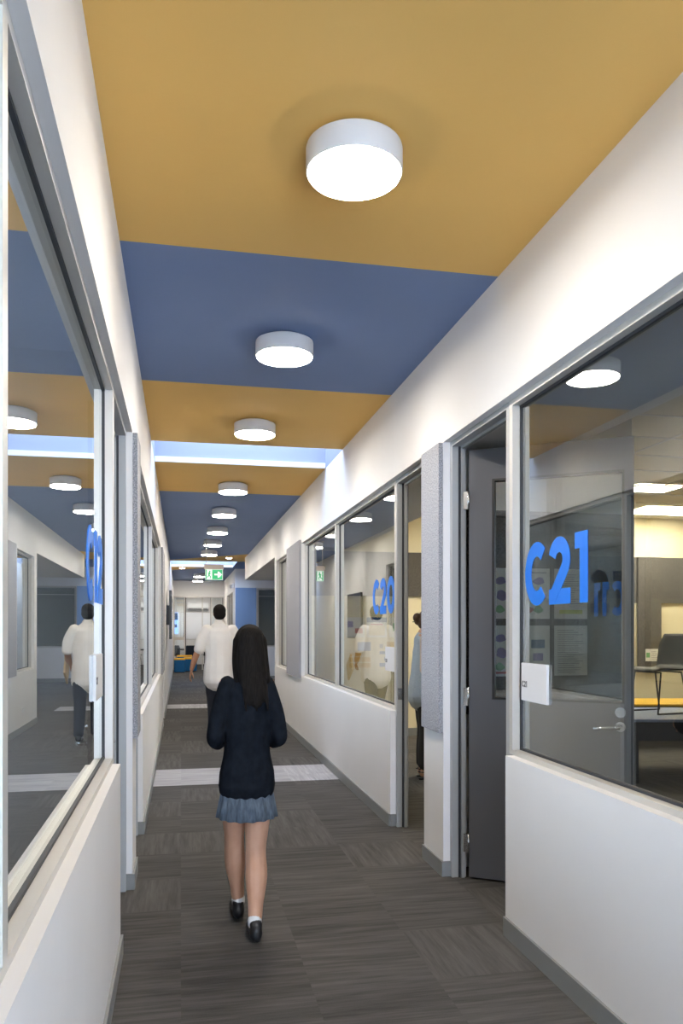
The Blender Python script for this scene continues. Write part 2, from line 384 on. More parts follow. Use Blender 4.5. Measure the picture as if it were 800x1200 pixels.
# ------------------------------------------------------------------ lettering (bold geometric strokes, real thin vinyl)
SN = [0]
def strokes(bm, path, w, th, x0, y0, sx, sz, M4, closed=False):
    SN[0] += 1; th = th*(1+.35*(SN[0] % 3))
    pts = [Vector((p[0], p[1])) for p in path]; n = len(pts); Ls, Rs = [], []
    for i in range(n):
        a = pts[i-1] if (i > 0 or closed) else pts[i]; c = pts[(i+1) % n] if (i < n-1 or closed) else pts[i]
        d1 = (pts[i]-a).normalized() if (pts[i]-a).length > 1e-6 else (c-pts[i]).normalized()
        d2 = (c-pts[i]).normalized() if (c-pts[i]).length > 1e-6 else d1
        nn = Vector((-(d1+d2).y, (d1+d2).x)); nn.normalize(); k = 1/max(.5, nn.dot(Vector((-d1.y, d1.x))))
        Ls.append(pts[i]+nn*w/2*k); Rs.append(pts[i]-nn*w/2*k)
    def V(p, t): return bm.verts.new(M4 @ Vector((x0+p.x*sx, t, y0+p.y*sz)))
    fl = [V(p, 0) for p in Ls]; fr = [V(p, 0) for p in Rs]; kl = [V(p, th) for p in Ls]; kr = [V(p, th) for p in Rs]
    for i in range(n if closed else n-1):
        j = (i+1) % n
        for q in ((fl[i],fl[j],fr[j],fr[i]), (kl[i],kr[i],kr[j],kl[j]), (fl[i],kl[i],kl[j],fl[j]), (fr[i],fr[j],kr[j],kr[i])): bm.faces.new(q)
    if not closed:
        for i in (0, n-1): bm.faces.new((fl[i], fr[i], kr[i], kl[i]))
def arc(cx, cy, rx, ry, a0, a1, n=22): return [(cx+rx*math.cos(math.radians(a0+(a1-a0)*i/n)), cy+ry*math.sin(math.radians(a0+(a1-a0)*i/n))) for i in range(n+1)]
def glyph(bm, ch, w, th, x0, y0, sx, sz, M4):
    """unit glyphs, height 1; returns advance"""
    h = w/2
    if ch == 'C':
        strokes(bm, arc(.44, .5, .44-h, .5-h, 48, 312, 30), w, th, x0, y0, sx, sz, M4); return .86
    if ch == '0':
        strokes(bm, arc(.42, .5, .42-h, .5-h, 0, 360, 36)[:-1], w, th, x0, y0, sx, sz, M4, True); return .92
    if ch == '2':
        strokes(bm, arc(.36, .66, .35-h, .34-h, 165, -38, 20) + [(.14, h*.9)], w, th, x0, y0, sx, sz, M4)
        strokes(bm, [(.02, h), (.72, h)], w, th, x0, y0, sx, sz, M4); return .82
    if ch == '1':
        strokes(bm, [(.30, 0), (.30, 1)], w, th, x0, y0, sx, sz, M4); strokes(bm, [(.04, 1-h), (.29, 1-h)], w, th, x0, y0, sx, sz, M4); return .50
    return .3
def write(text, w, parent, name, m, origin, right, height, wid, th=.0015, loc0=(0,0,0)):
    """origin: bottom-left in world, right: unit vector along the text; thickness towards the reader"""
    bm = BM(); rt = Vector(right); up = Vector((0,0,1)); out = rt.cross(up)
    M4 = Matrix.Translation(Vector(origin)-Vector(loc0)) @ Matrix(((rt.x, out.x, up.x, 0), (rt.y, out.y, up.y, 0), (rt.z, out.z, up.z, 0), (0,0,0,1)))
    x = 0
    tot = sum({'C': .86, '0': .92, '2': .82, '1': .50}[c] for c in text) - .08
    for c in text: x += glyph(bm, c, w, th, x*wid/tot, 0, wid/tot, height, M4)
    return obj(name, bm, m, parent)
def letters(win, s, text, ystart, z, wid=None, hgt=.28):
    wid = .267*(sum({'C': .86, '0': .92, '2': .82, '1': .50}[c] for c in text) - .08)
    W, go = (R, GO) if s > 0 else (L, GOL)
    xx = W + s*(go-.0006)
    return write(text, .23, win, 'room_number_lettering', 'vinyl', (xx, ystart, z), (0, -s, 0), hgt, wid, .0012, win.location)
letters(w1, 1, 'C21', 3.335, 1.503); letters(w2, 1, 'C20', 6.235, 1.515)
letters(w4, -1, 'C12', 2.90, 1.503); letters(w5, -1, 'C11', 5.565, 1.503)
def plate(label, s, ya, yb, z0, z1, text=None):
    W, go = (R, GO) if s > 0 else (L, GOL); xx = W + s*(go-.0005)
    p = thing('room_plate', label, 'sign', (xx, (ya+yb)/2, z0), 0, 'white room plates on the glass')
    b = BM(); box(b, 0, -s*.012, (ya-yb)/2, (yb-ya)/2, 0, z1-z0, 0, .002); obj('panel', b, 'plate', p)
    if text:
        h = (yb-ya)/2
        write(text, .25, p, 'printed_number', 'ink', (xx-s*.0122, (yb-.012) if s > 0 else (ya+.012), z0+.062), (0,-s,0), .028, .05, .0006, p.location)
    return p
plate('white square room plate stuck low on the glass beside the open grey door', 1, 3.10, 3.356, 1.075, 1.246, 'C21')
plate('white room plate on the glass just before the doorway with the woman', 1, 5.50, 5.80, 1.085, 1.265, 'C20')
plate('white room plate on the big left window near its far jamb', -1, 3.09, 3.35, 1.125, 1.30, 'C12')

# ------------------------------------------------------------------ doors
def door_frame(par, s, y0, y1, fm='door_frame'):
    W = R if s > 0 else L; fo = FO if s > 0 else FOL; X = lambda d: s*d; fd = fo+.082
    b = BM(); e = .0006; zt = ZH-e
    box(b, X(fo), X(fd), e, .035, 0, zt); box(b, X(fo), X(fd), y1-y0-.035, y1-y0-e, 0, zt); box(b, X(fo), X(fd), .035, y1-y0-.035, zt-.028, zt)
    # stops
    box(b, X(fo+.05), X(fo+.07), .035, .05, 0, zt-.028); box(b, X(fo+.05), X(fo+.07), y1-y0-.05, y1-y0-.035, 0, zt-.028); box(b, X(fo+.05), X(fo+.07), .05, y1-y0-.05, zt-.043, zt-.028)
    obj('frame', b, fm, par)
    b = BM(); box(b, X(fo+.036), X(fo+.048), .035, .041, 0, zt-.03); box(b, X(fo+.036), X(fo+.048), y1-y0-.041, y1-y0-.035, 0, zt-.03)
    obj('seal', b, 'gasket', par)
def door_leaf(par, width, ztop=2.40, t=.042, vis=(.13, .045, 1.01, 2.23), handle=True):
    """leaf along +x from its hinge, front face at -y"""
    lf = empty('leaf'); lf.parent = par
    v0, v1, vz0, vz1 = vis; v1 = width - v1; z0 = .012
    b = BM()
    box(b, 0, v0, 0, t, z0, ztop); box(b, v1, width, 0, t, z0, ztop); box(b, v0, v1, 0, t, z0, vz0); box(b, v0, v1, 0, t, vz1, ztop)
    bmesh.ops.remove_doubles(b, verts=b.verts[:], dist=1e-5)
    obj('door_panel', b, 'leaf', lf)
    b = BM(); k = .012
    for a in ((v0,v0+k,vz0,vz1),(v1-k,v1,vz0,vz1),(v0+k,v1-k,vz0,vz0+k),(v0+k,v1-k,vz1-k,vz1)): box(b, a[0], a[1], -.004, t+.004, a[2], a[3])
    obj('vision_bead', b, 'black', lf)
    b = BM(); box(b, v0+k*.5, v1-k*.5, t*.4, t*.6, vz0+k*.5, vz1-k*.5); obj('vision_glass', b, 'glass', lf)
    if handle:
        hx = width-.065; b = BM()
        for sy, yy in ((-1, 0), (1, t)):
            cyl(b, (hx, yy, .89), .026, sy*.009, (0,1,0), 24); cyl(b, (hx, yy, .89), .010, sy*.05, (0,1,0), 16)
            tube(b, [(hx, yy+sy*.05, .89), (hx-.03, yy+sy*.054, .889), (hx-.125, yy+sy*.052, .882)], .0095, 12)
        obj('lever_handle', b, 'chrome', lf)
        b = BM()
        for sy, yy in ((-1, 0), (1, t)):
            cyl(b, (hx, yy, .965), .027, sy*.008, (0,1,0), 24); cyl(b, (hx, yy, .965), .016, sy*.016, (0,1,0), 20)
        obj('lock_cylinder', b, 'chrome', lf)
    return lf
# door 1: open charcoal door of room C21
d1 = struct(empty('door_1', (R, 3.422, 0))); door_frame(d1, 1, 3.422, 4.24)
d1['label'] = 'grey framed doorway with a charcoal door standing open'
lf = door_leaf(d1, .865); lf.location = (.125, 4.165-3.422, 0); lf.rotation_euler = (0,0,math.radians(-34.3))
b = BM()
for z in (.20, 1.02, 1.12+.32, 2.12):
    if z == 1.12+.32: continue
    box(b, -.030, -.001, -.004, .0, z-.05, z+.05); cyl(b, (-.002, -.005, z-.052), .006, .104, (0,0,1), 12)
obj('hinge', b, 'chrome', lf)
# door 2: doorway of room C20, its leaf folded back inside the room
d2 = struct(empty('door_2', (R, 4.60, 0))); door_frame(d2, 1, 4.60, 5.389)
lf2 = door_leaf(d2, .74); lf2.location = (.21, .045, 0); lf2.rotation_euler = (0,0,math.radians(4))
b = BM(); box(b, FO+.005, FO+.045, .789-.0365, .789-.034, .90, .98, 0); box(b, FO+.02, FO+.034, .789-.0385, .789-.035, .925, .955)
obj('strike_plate', b, 'chrome', d2)
# closed doors on the left
for n, (ya, yb) in ((3, (3.551, 4.36)), (4, (4.68, 5.519)), (5, (11.7, 12.6))):
    d = struct(empty('door_%d' % n, (L, ya, 0))); door_frame(d, -1, ya, yb)
    lf = door_leaf(d, yb-ya-.076, vis=(.13,.13,1.01,2.23), handle=True); lf.rotation_euler = (0,0,-PI/2); lf.location = (-(FOL+.112), yb-ya-.038, 0)

# ------------------------------------------------------------------ lights
def drum(label, y, x=.578):
    t = thing('ceiling_light', label, 'ceiling light', (x, y, H), 0, 'round drum ceiling lights')
    b = BM(); lathe(b, [(.13, -.0005), (.13, -.013)]); obj('mounting_base', b, 'drum', t)
    b = BM(); lathe(b, [(.155, -.012), (.163, -.016), (.1645, -.022), (.1645, -.096), (.162, -.1), (.157, -.1), (.157, -.02)], seg=64); obj('drum_body', b, 'drum', t)
    b = BM(); lathe(b, [(.149, -.1085), (.1550, -.1065), (.1565, -.103), (.1565, -.092)], seg=64); obj('diffuser', b, 'glow', t)
    return t
d0 = drum('large round white drum light on the yellow ceiling nearest the viewer', 2.612)
for y, lab in ((4.45, 'round white drum light alone on the first blue ceiling band'),
               (6.283, 'round white drum light on yellow ceiling just before the skylight slot'),
               (8.98, 'round white drum light on the yellow band just beyond the skylight slot'),
               (10.87, 'first round drum light on the long blue ceiling past the skylight'),
               (12.85, 'second round drum light on the long blue ceiling past the skylight'),
               (14.78, 'third round drum light on the long blue ceiling, just before the exit sign'),
               (16.70, 'fourth and last round drum light of the long blue ceiling, above the exit sign')):
    dup(d0, (.578, y, H), lab)
for y, lab in ((23.73, 'small distant drum light beyond the second skylight, nearer of two'),
               (26.0, 'farthest drum light, close to the grey end bulkhead')): dup(d0, (.53, y, H), lab)
def downl(lab, x, y):
    t = thing('downlight', lab, 'downlight', (x, y, H), 0, 'small recessed downlights in the yellow stripe')
    b = BM(); lathe(b, [(.085, -.0005), (.085, -.012), (.07, -.014)], seg=32); obj('trim_ring', b, 'drum', t)
    b = BM(); lathe(b, [(.066, -.0135), (.066, -.018)], seg=32); obj('lens', b, 'down', t)
downl('tiny glowing downlight in the yellow wedge right of the exit sign', 1.09, 18.33)
downl('tiny glowing downlight in the yellow stripe beyond the second skylight', .03, 21.55)
def troffer(lab, x, y, sx, sy, z=2.95, m='glow_room', g='flat light panels in the classroom ceilings'):
    t = thing('ceiling_panel_light', lab, 'ceiling light', (x, y, z), 0, g)
    b = BM()
    for a in ((-sx/2,sx/2,-sy/2,-sy/2+.02),(-sx/2,sx/2,sy/2-.02,sy/2),(-sx/2,-sx/2+.02,-sy/2+.02,sy/2-.02),(sx/2-.02,sx/2,-sy/2+.02,sy/2-.02)): box(b, a[0], a[1], a[2], a[3], -.02, -.0075)
    obj('rim', b, 'drum', t)
    b = BM(); box(b, -sx/2+.02, sx/2-.02, -sy/2+.02, sy/2-.02, -.017, -.0075); obj('diffuser', b, m, t)
troffer('flat light panel seen through the right window above the column', 5.05, 7.75, .55, .4)
troffer('long flat light panel seen through the right window near the cream wall', 6.35, 9.2, 1.2, .6)
troffer('flat light panel lighting the cream wall inside the woman\'s room', 3.75, 8.4, .6, 1.2)
troffer('bright flat light panel in the room beyond the glazed end', .62, 30.3, 1.6, .5, 2.75, 'glow_far', 'light panel of the end room')

# ------------------------------------------------------------------ exit sign
t = thing('exit_sign', 'green running man exit sign hanging by a rod from the blue ceiling', 'exit sign', (.60, 14.6, 2.30), math.radians(0))
b = BM(); tube(b, [(-.145, 0, .29), (-.145, 0, .7495)], .006, 8); cyl(b, (-.145,0,.742), .03, .0075); obj('hanging_rod', b, 'frame', t)
b = BM(); box(b, -.19, .17, -.03, .03, .195, .285, 0, .006); obj('housing', b, 'signbody', t)
b = BM(); box(b, -.165, .155, -.006, .006, 0, .195); obj('sign_panel', b, 'greensign', t)
def signface(s):
    b = BM(); y0, y1 = (-.0085, -.006) if s < 0 else (.006, .0085)
    k = 1 if s < 0 else -1                         # keep the man at the left for the reader on either side; arrow points +x in both
    def bx(a, c, d, e): box(b, min(a,c), max(a,c), y0, y1, d, e)
    bx(-.163, .153, .003, .010); bx(-.163, .153, .186, .193); bx(-.163, -.156, .01, .186); bx(.146, .153, .01, .186)
    # arrow
    bx(.0, .085, .085, .113)
    for sg in (1, -1):
        pts = [(.06, .099), (.06, .099+sg*.055), (.085, .099+sg*.055), (.138, .099)]
        a = [b.verts.new((p[0], y0, p[1])) for p in pts]; c = [b.verts.new((p[0], y1, p[1])) for p in pts]
        b.faces.new(a); b.faces.new(c[::-1])
        for i in range(4): b.faces.new((a[i], a[(i+1)%4], c[(i+1)%4], c[i]))
    # door opening around the running figure (white field, green figure on it)
    bx(-.135, -.04, .012, .184)
    obj('pictogram', b, 'whitesign', t)
    b = BM(); ya, yb = (-.0105, -.0085) if s < 0 else (.0085, .0105)
    cyl(b, (-.083, ya, .155), .014, yb-ya, (0,1,0), 14)
    def limb(p, q, w):
        p, q = Vector(p), Vector(q); d = (q-p).normalized(); n = Vector((-d.y, d.x))*w/2
        ps = [p+n, q+n, q-n, p-n]; a = [b.verts.new((v.x, ya, v.y)) for v in ps]; c = [b.verts.new((v.x, yb, v.y)) for v in ps]
        b.faces.new(a); b.faces.new(c[::-1])
        for i in range(4): b.faces.new((a[i], a[(i+1)%4], c[(i+1)%4], c[i]))
    limb((-.088,.14),(-.098,.085),.026); limb((-.098,.09),(-.07,.06),.016); limb((-.07,.062),(-.078,.025),.014)
    limb((-.098,.09),(-.112,.055),.016); limb((-.112,.057),(-.132,.05),.014); limb((-.09,.135),(-.062,.11),.011); limb((-.09,.135),(-.12,.115),.011)
    obj('running_man', b, 'greensign', t)
signface(-1); signface(1)

# ------------------------------------------------------------------ wall-mounted things
def felt(label, s, y0, y1, z0, z1, g='grey acoustic wall panels'):
    W = R if s > 0 else L
    b = BM(); box(b, -s*.0005, -s*.026, 0, y1-y0, 0, z1-z0, 0, .0015)
    o = obj('acoustic_panel', b, 'felt', None, (W, y0, z0)); tag(o, label, 'acoustic panel', g)
felt('tall grey felt panel on the narrow pier between the two right doorways', 1, 4.245, 4.575, .81, 2.456)
felt('grey felt panel between the long right window and the small far window', 1, 9.605, 10.80, .79, 2.50)
felt('narrow grey felt panel on the pier beside the near left door', -1, 4.362, 4.68, .81, 2.456)
felt('distant grey felt panel on the left wall beyond the second left window', -1, 10.4, 11.65, .81, 2.456)
b = BM(); box(b, 0, .57, -.026, -.0005, 0, 1.7, 0, .0015)
tag(obj('acoustic_panel', b, 'feltblue', None, (R+.01, 21.7, .83)), 'blue felt panel on the far side hall wall beside a dark window', 'acoustic panel')
t = thing('television', 'black wall television on the left wall far down the corridor', 'television', (L, 14.1, 1.22))
b = BM(); box(b, .0005, .05, .25, .6, .25, .6); obj('wall_bracket', b, 'black', t)
b = BM(); v = box(b, .05, .095, 0, 1.15, 0, .86, 0, .004); obj('housing', b, 'black', t)
b = BM(); box(b, .0952, .097, .015, 1.135, .015, .845); obj('screen', b, 'screen', t)
t = thing('power_outlet', 'small white power outlet low on the right wall near the girl', 'power outlet', (R, 11.3, .30))
b = BM(); box(b, -.009, -.0005, -.06, .06, -.037, .037, 0, .002); obj('face_plate', b, 'plate', t)
for yy in (-.032, .032):
    b = BM(); box(b, -.013, -.009, yy-.009, yy+.009, .012, .03, 0, .001); obj('rocker_switch', b, 'drum', t)
t = thing('emergency_spotlight', 'small white emergency light fitting high on the far right wall', 'light fitting', (R, 22.2, 2.55))
b = BM(); box(b, -.06, -.0005, -.14, .14, 0, .12, 0, .01); obj('housing', b, 'acwhite', t)
for yy in (-.085, .085):
    b = BM(); cyl(b, (-.05, yy, .05), .045, -.07, (1,.0,.3), 20, .055); obj('lamp_head', b, 'drum', t)

# posters
def poster(name, label, loc, rz, w, h, blocks, paper='paper', cat='poster', group=None):
    """sheet in the x-z plane facing -y, blocks = (x0,x1,z0,z1,material) in 0..1"""
    mats = [paper]; b = BM(); box(b, 0, w, -.002, 0, 0, h)
    for q in blocks:
        x0, x1, z0, z1, m = q[:5]
        if m not in mats: mats.append(m)
        if len(q) > 5:
            cx, cz, rx, rz_ = (x0+x1)/2*w, (z0+z1)/2*h, (x1-x0)/2*w, (z1-z0)/2*h; n = 14; q5 = q[5]
            A = [(cx+rx*math.cos(2*PI*i/n)*(1+.18*math.sin(3*2*PI*i/n+q5)), cz+rz_*math.sin(2*PI*i/n)*(1+.15*math.cos(2*2*PI*i/n+q5))) for i in range(n)]
            a = [b.verts.new((u, -.0027, v)) for u, v in A]; c = [b.verts.new((u, -.002, v)) for u, v in A]
            fs = [b.faces.new(a), b.faces.new(c[::-1])] + [b.faces.new((a[i], a[(i+1)%n], c[(i+1)%n], c[i])) for i in range(n)]
            for f_ in fs: f_.material_index = mats.index(m)
            continue
        box(b, x0*w, x1*w, -.0027, -.002, z0*h, z1*h, mats.index(m))
    return tag(obj(name, b, mats, None, loc), label, cat, group)
def lines(x0, x1, z0, z1, n, m='pgrey'):
    r = random.Random(n*7+int(z0*100)); dz = (z1-z0)/n
    return [(x0, x0+(x1-x0)*r.uniform(.6,1), z0+i*dz, z0+i*dz+dz*.35, m) for i in range(n)]
g1 = 'notices pinned on the partition seen through the open door glass'
PY = 4.354
cl = [(.08,.38,.42,.62,'pgreen',0),(.12,.5,.1,.26,'pred',1),(.55,.9,.36,.56,'ppurple',2),(.52,.8,.12,.26,'pgreen',3),(.5,.85,.68,.82,'ppurple',4),(.12,.4,.70,.86,'pgrey',5)]
poster('notice', 'upper colourful notice nearest the hinge edge of the open door glass', (1.70, PY, 1.46), 0, .215, .30, cl, 'paper', 'notice', g1)
poster('notice', 'upper white notice with pictures behind the letter C', (1.945, PY, 1.46), 0, .215, .30, cl[::-1]+[(.1,.9,.9,.93,'pgrey')], 'paper', 'notice', g1)
poster('notice', 'upper white text notice with lime highlight behind the number 2', (2.19, PY, 1.46), 0, .215, .30, lines(.12,.88,.3,.92,14)+[(.15,.85,.1,.18,'plime')], 'paper', 'notice', g1)
poster('notice', 'lower colourful notice nearest the hinge edge of the open door glass', (1.70, PY, 1.12), 0, .215, .30, cl[1:]+[(.1,.9,.05,.09,'pred')], 'paper', 'notice', g1)
poster('notice', 'lower white notice with small pictures below the letter C', (1.945, PY, 1.12), 0, .215, .30, [(.45,.85,.55,.72,'pdeep'),(.5,.8,.3,.45,'ppurple'),(.1,.5,.08,.2,'pgreen')], 'paper', 'notice', g1)
poster('notice', 'lower white notice full of small grey lines below the number 2', (2.19, PY, 1.12), 0, .215, .30, lines(.1,.9,.06,.94,20), 'paper', 'notice', g1)
g2 = 'posters on the back wall seen through the C20 window'
yq = YB-.001
poster('poster', 'pale poster with blue bar, upper middle of the C20 wall display', (2.36, yq, 1.29), 0, .27, .26, [(0,1,.75,1,'pdeep'),(.1,.9,.1,.6,'papercream'),(.2,.8,.62,.68,'pred')], 'paper', 'poster', g2)
poster('poster', 'pale poster with pink and blue sketch, upper left of the C20 wall display', (2.08, yq, 1.29), 0, .25, .26, [(.1,.4,.5,.8,'ppurple'),(.5,.9,.2,.45,'pred')], 'paper', 'poster', g2)
poster('poster', 'pale poster with coloured dots, upper right of the C20 wall display', (2.66, yq, 1.29), 0, .25, .26, [(.2,.35,.3,.7,'pgreen'),(.6,.75,.3,.7,'pred')], 'paper', 'poster', g2)
poster('poster', 'cream poster with ochre blocks and blue map, lower left of the C20 wall display', (2.11, yq, .88), 0, .32, .38, [(.4,.95,.62,.92,'pblue'),(.06,.94,.05,.2,'pyellow'),(.06,.94,.25,.4,'pyellow'),(.06,.6,.45,.56,'pyellow')], 'papercream', 'poster', g2)
poster('poster', 'cream poster with three blue bars, lower right of the C20 wall display', (2.50, yq, .88), 0, .32, .38, [(.4,.95,.66,.92,'pyellow'),(.1,.6,.5,.6,'pblue'),(.3,.95,.27,.4,'pblue'),(.1,.9,.07,.2,'pblue'),(.1,.25,.7,.85,'pgrey')], 'papercream', 'poster', g2)
b = BM(); box(b, 0, .36, -.03, -.001, 0, 1.55, 0, .002)
tag(obj('acoustic_panel', b, 'feltdark', None, (6.22, YB-.031, .85)), 'tall dark felt panel on the classroom back wall, seen past the open door edge', 'acoustic panel')
poster('notice', 'small pale green notice on the tall dark felt panel beyond the open door', (6.33, YB-.0625, .95), 0, .22, .17, [(.05,.3,.3,.7,'pgreen')]+lines(.4,.95,.1,.9,5), 'paper', 'notice')
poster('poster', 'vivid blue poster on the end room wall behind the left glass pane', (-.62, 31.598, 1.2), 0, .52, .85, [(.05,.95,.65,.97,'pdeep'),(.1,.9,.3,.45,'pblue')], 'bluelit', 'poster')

# ------------------------------------------------------------------ glazed end of the corridor
w8 = struct(empty('window_8', (L, Y1, 0)))
b = BM(); wd = R-L
for a in (0.001, .36, .955-.0, 1.25, wd-.041): box(b, a, a+.04, .0, .10, 0, 2.519)
box(b, .041, .36, 0, .10, 2.47, 2.519); box(b, 1.29, wd-.041, 0, .1, 2.47, 2.519); box(b, .041, .36, 0, .10, 1.02, 1.12); box(b, .4, 1.25, 0, .1, 2.47, 2.519)
box(b, .041, .36, 0, .1, 0, .06); box(b, 1.29, wd-.041, 0, .1, 0, .06)
obj('frame', b, 'frame', w8)
b = BM(); box(b, .40, .425, -.002, .10, 0, 2.47); box(b, 1.245, 1.25, -.002, .1, 0, 2.47); box(b, .35, .36, -.002, .09, 1.12, 2.47); box(b, wd-.055, wd-.041, -.002, .1, .06, 2.47); obj('gasket', b, 'gasket', w8)
for a, c, z0, z1 in ((.041,.36,1.12,2.47),(.041,.36,.06,1.02),(1.29,wd-.041,.06,2.47)):
    b = BM(); box(b, a, c, .05, .058, z0, z1); obj('glass_pane', b, 'glass', w8)
# end room contents
t = thing('air_conditioner', 'white split air conditioner on the end room wall above the whiteboard', 'air conditioner', (.66, 31.6, 2.15))
b = BM()
prof = [(0,.0),( -.20,.04),(-.23,.10),(-.22,.26),(-.18,.29),(0,.29)]
a0 = [b.verts.new((-.40, y-.0005, z)) for y, z in prof]; a1 = [b.verts.new((.40, y-.0005, z)) for y, z in prof]
b.faces.new(a0); b.faces.new(a1[::-1])
for i in range(6): b.faces.new((a0[i], a0[(i+1)%6], a1[(i+1)%6], a1[i]))
obj('body', b, 'acwhite', t)
b = BM(); box(b, -.36, .36, -.222, -.19, .035, .062); obj('air_outlet', b, 'ink', t)
t = thing('whiteboard', 'large blank whiteboard on the end room wall under the air conditioner', 'whiteboard', (1.0, 31.6, 1.0))
b = BM(); box(b, -1.0, 1.0, -.015, -.0005, .0, 1.05); obj('writing_surface', b, 'board', t)
b = BM()
for a in ((-1.02,1.02,-.02,0),(-1.02,1.02,1.05,1.07),(-1.02,-1.0,0,1.05),(1.0,1.02,0,1.05)): box(b, a[0], a[1], -.02, -.0005, a[2], a[3])
obj('rim', b, 'frame', t)
def chair(label, loc, rz, sh, lg='black', group=None, s=1.):
    """moulded shell on a sled base; front is +y"""
    t = thing('school_chair', label, 'chair', loc, rz, group)
    b = BM(); N = 9; K = 9; grid = []
    prof = [(.20,.40),(.17,.418),(.08,.415),(-.02,.408),(-.12,.405),(-.18,.42),(-.215,.47),(-.23,.56),(-.245,.66),(-.26,.74),(-.265,.765)]
    for y, z in prof:
        row = []
        for i in range(N):
            u = -1+2*i/(N-1); wdt = .21 if z < .5 else .21-.05*max(0,(z-.66)/.1)
            row.append(b.verts.new((u*wdt*s, (y+(.03*u*u if z > .45 else 0))*s, (z+(.015*u*u if z < .45 else 0))*s)))
        grid.append(row)
    fs = []
    for r0, r1 in zip(grid, grid[1:]):
        for i in range(N-1): fs.append(b.faces.new((r0[i], r0[i+1], r1[i+1], r1[i])))
    bmesh.ops.recalc_face_normals(b, faces=fs); bmesh.ops.solidify(b, geom=fs, thickness=.012)
    obj('seat_shell', b, sh, t, smooth=True)
    b = BM()
    for x in (-.17, .17):
        tube(b, [(x*s,.13*s,.40*s),(x*1.15*s,.19*s,.008),(x*1.15*s,-.20*s,.008),(x*s,-.12*s,.40*s)], .008)
    tube(b, [(-.17*s,.13*s,.398*s),(.17*s,.13*s,.398*s)], .008); tube(b, [(-.17*s,-.12*s,.398*s),(.17*s,-.12*s,.398*s)], .008)
    obj('sled_base', b, lg, t)
    return t
chair('navy plastic chair with its back to us in the end room doorway', (.36, 29.0, 0), 0, 'chairshell', s=1.05)
chair('navy chair half hidden behind the left pane of the glazed end', (-.30, 29.2, 0), .3, 'chairshell', s=1.05)
chair('black chair further right in the end room behind the man', (1.0, 29.5, 0), .2, 'chairblack', s=1.05)
def table(label, loc, rz, sx, sy, h, top, edge, legm='tabledark', apron=.1, cat='table', group=None, lw=.07):
    t = thing('classroom_table', label, cat, loc, rz, group)
    b = BM(); box(b, -sx/2, sx/2, -sy/2, sy/2, h-.025, h, 0, .004); obj('tabletop', b, top, t)
    b = BM()
    e = .015
    for a in ((-sx/2+e,sx/2-e,-sy/2+e,-sy/2+e+.03),(-sx/2+e,sx/2-e,sy/2-e-.03,sy/2-e),(-sx/2+e,-sx/2+e+.03,-sy/2+e+.03,sy/2-e-.03),(sx/2-e-.03,sx/2-e,-sy/2+e+.03,sy/2-e-.03)): box(b, a[0], a[1], a[2], a[3], h-.025-apron, h-.0255)
    obj('apron', b, edge, t)
    for x in (-sx/2+e+.031, sx/2-e-.031-lw):
        for y in (-sy/2+e+.031, sy/2-e-.031-lw):
            b = BM(); box(b, x, x+lw, y, y+lw, 0, h-.0256, 0, .004); obj('leg', b, legm, t)
    return t
table('pale table in the end room behind the navy chair', (.2, 30.2, 0), 0, 1.8, .7, .68, 'board', 'black', 'black', .05, lw=.04)
# C21 furniture seen through the big right window
tb = table('dark framed blue topped table behind the open door of room C21', (4.95, 6.75, 0), math.radians(-12), 1.9, 1.1, .585, 'tabletop', 'tabledark', 'tabledark', .17, lw=.1)
table('yellow topped table behind the blue table in room C21', (6.1, 8.5, 0), math.radians(-12), 2.4, .8, .52, 'yeltop', 'tabledark', 'tabledark', .08)
def onto(dx, dy):
    a = math.radians(-12); return (4.95+dx*math.cos(a)-dy*math.sin(a), 6.75+dx*math.sin(a)+dy*math.cos(a), .5855)
gch = 'black chairs put up on the blue table'
chair('black sled chair on the blue table, nearer to the open door', onto(-.41, .05), math.radians(100), 'chairblack', group=gch, s=1.0)
chair('black sled chair on the blue table, cut by the picture edge', onto(.24, .05), math.radians(165), 'chairblack', group=gch, s=1.0)
# ottomans
def ottoman(label, x, y, w, d, h):
    t = thing('ottoman', label, 'ottoman', (x, y, 0), 0, 'blue ottomans with yellow tops by the glazed end')
    def rr(bm, z0, z1, g):
        pts = []; r = .09
        for cx, cy, a in ((w/2-r-g, d/2-r-g, 0), (-w/2+r+g, d/2-r-g, 90), (-w/2+r+g, -d/2+r+g, 180), (w/2-r-g, -d/2+r+g, 270)):
            pts += [(cx+r*math.cos(math.radians(a+15*i)), cy+r*math.sin(math.radians(a+15*i))) for i in range(7)]
        prism(bm, pts, z0, z1)
    b = BM(); rr(b, .03, h-.05, 0); obj('body', b, 'ottblue', t, smooth=False)
    b = BM(); rr(b, h-.05, h, .004); obj('seat_cushion', b, 'ottyel', t)
    b = BM(); rr(b, 0, .03, .02); obj('plinth', b, 'black', t)
ottoman('front blue ottoman with yellow top against the far left wall', -.04, 25.7, .36, .4, .46)
ottoman('second blue ottoman standing right of the front one', .30, 26.3, .42, .4, .46)
ottoman('rear ottoman of which mainly the yellow top shows', .12, 26.8, .5, .36, .52)

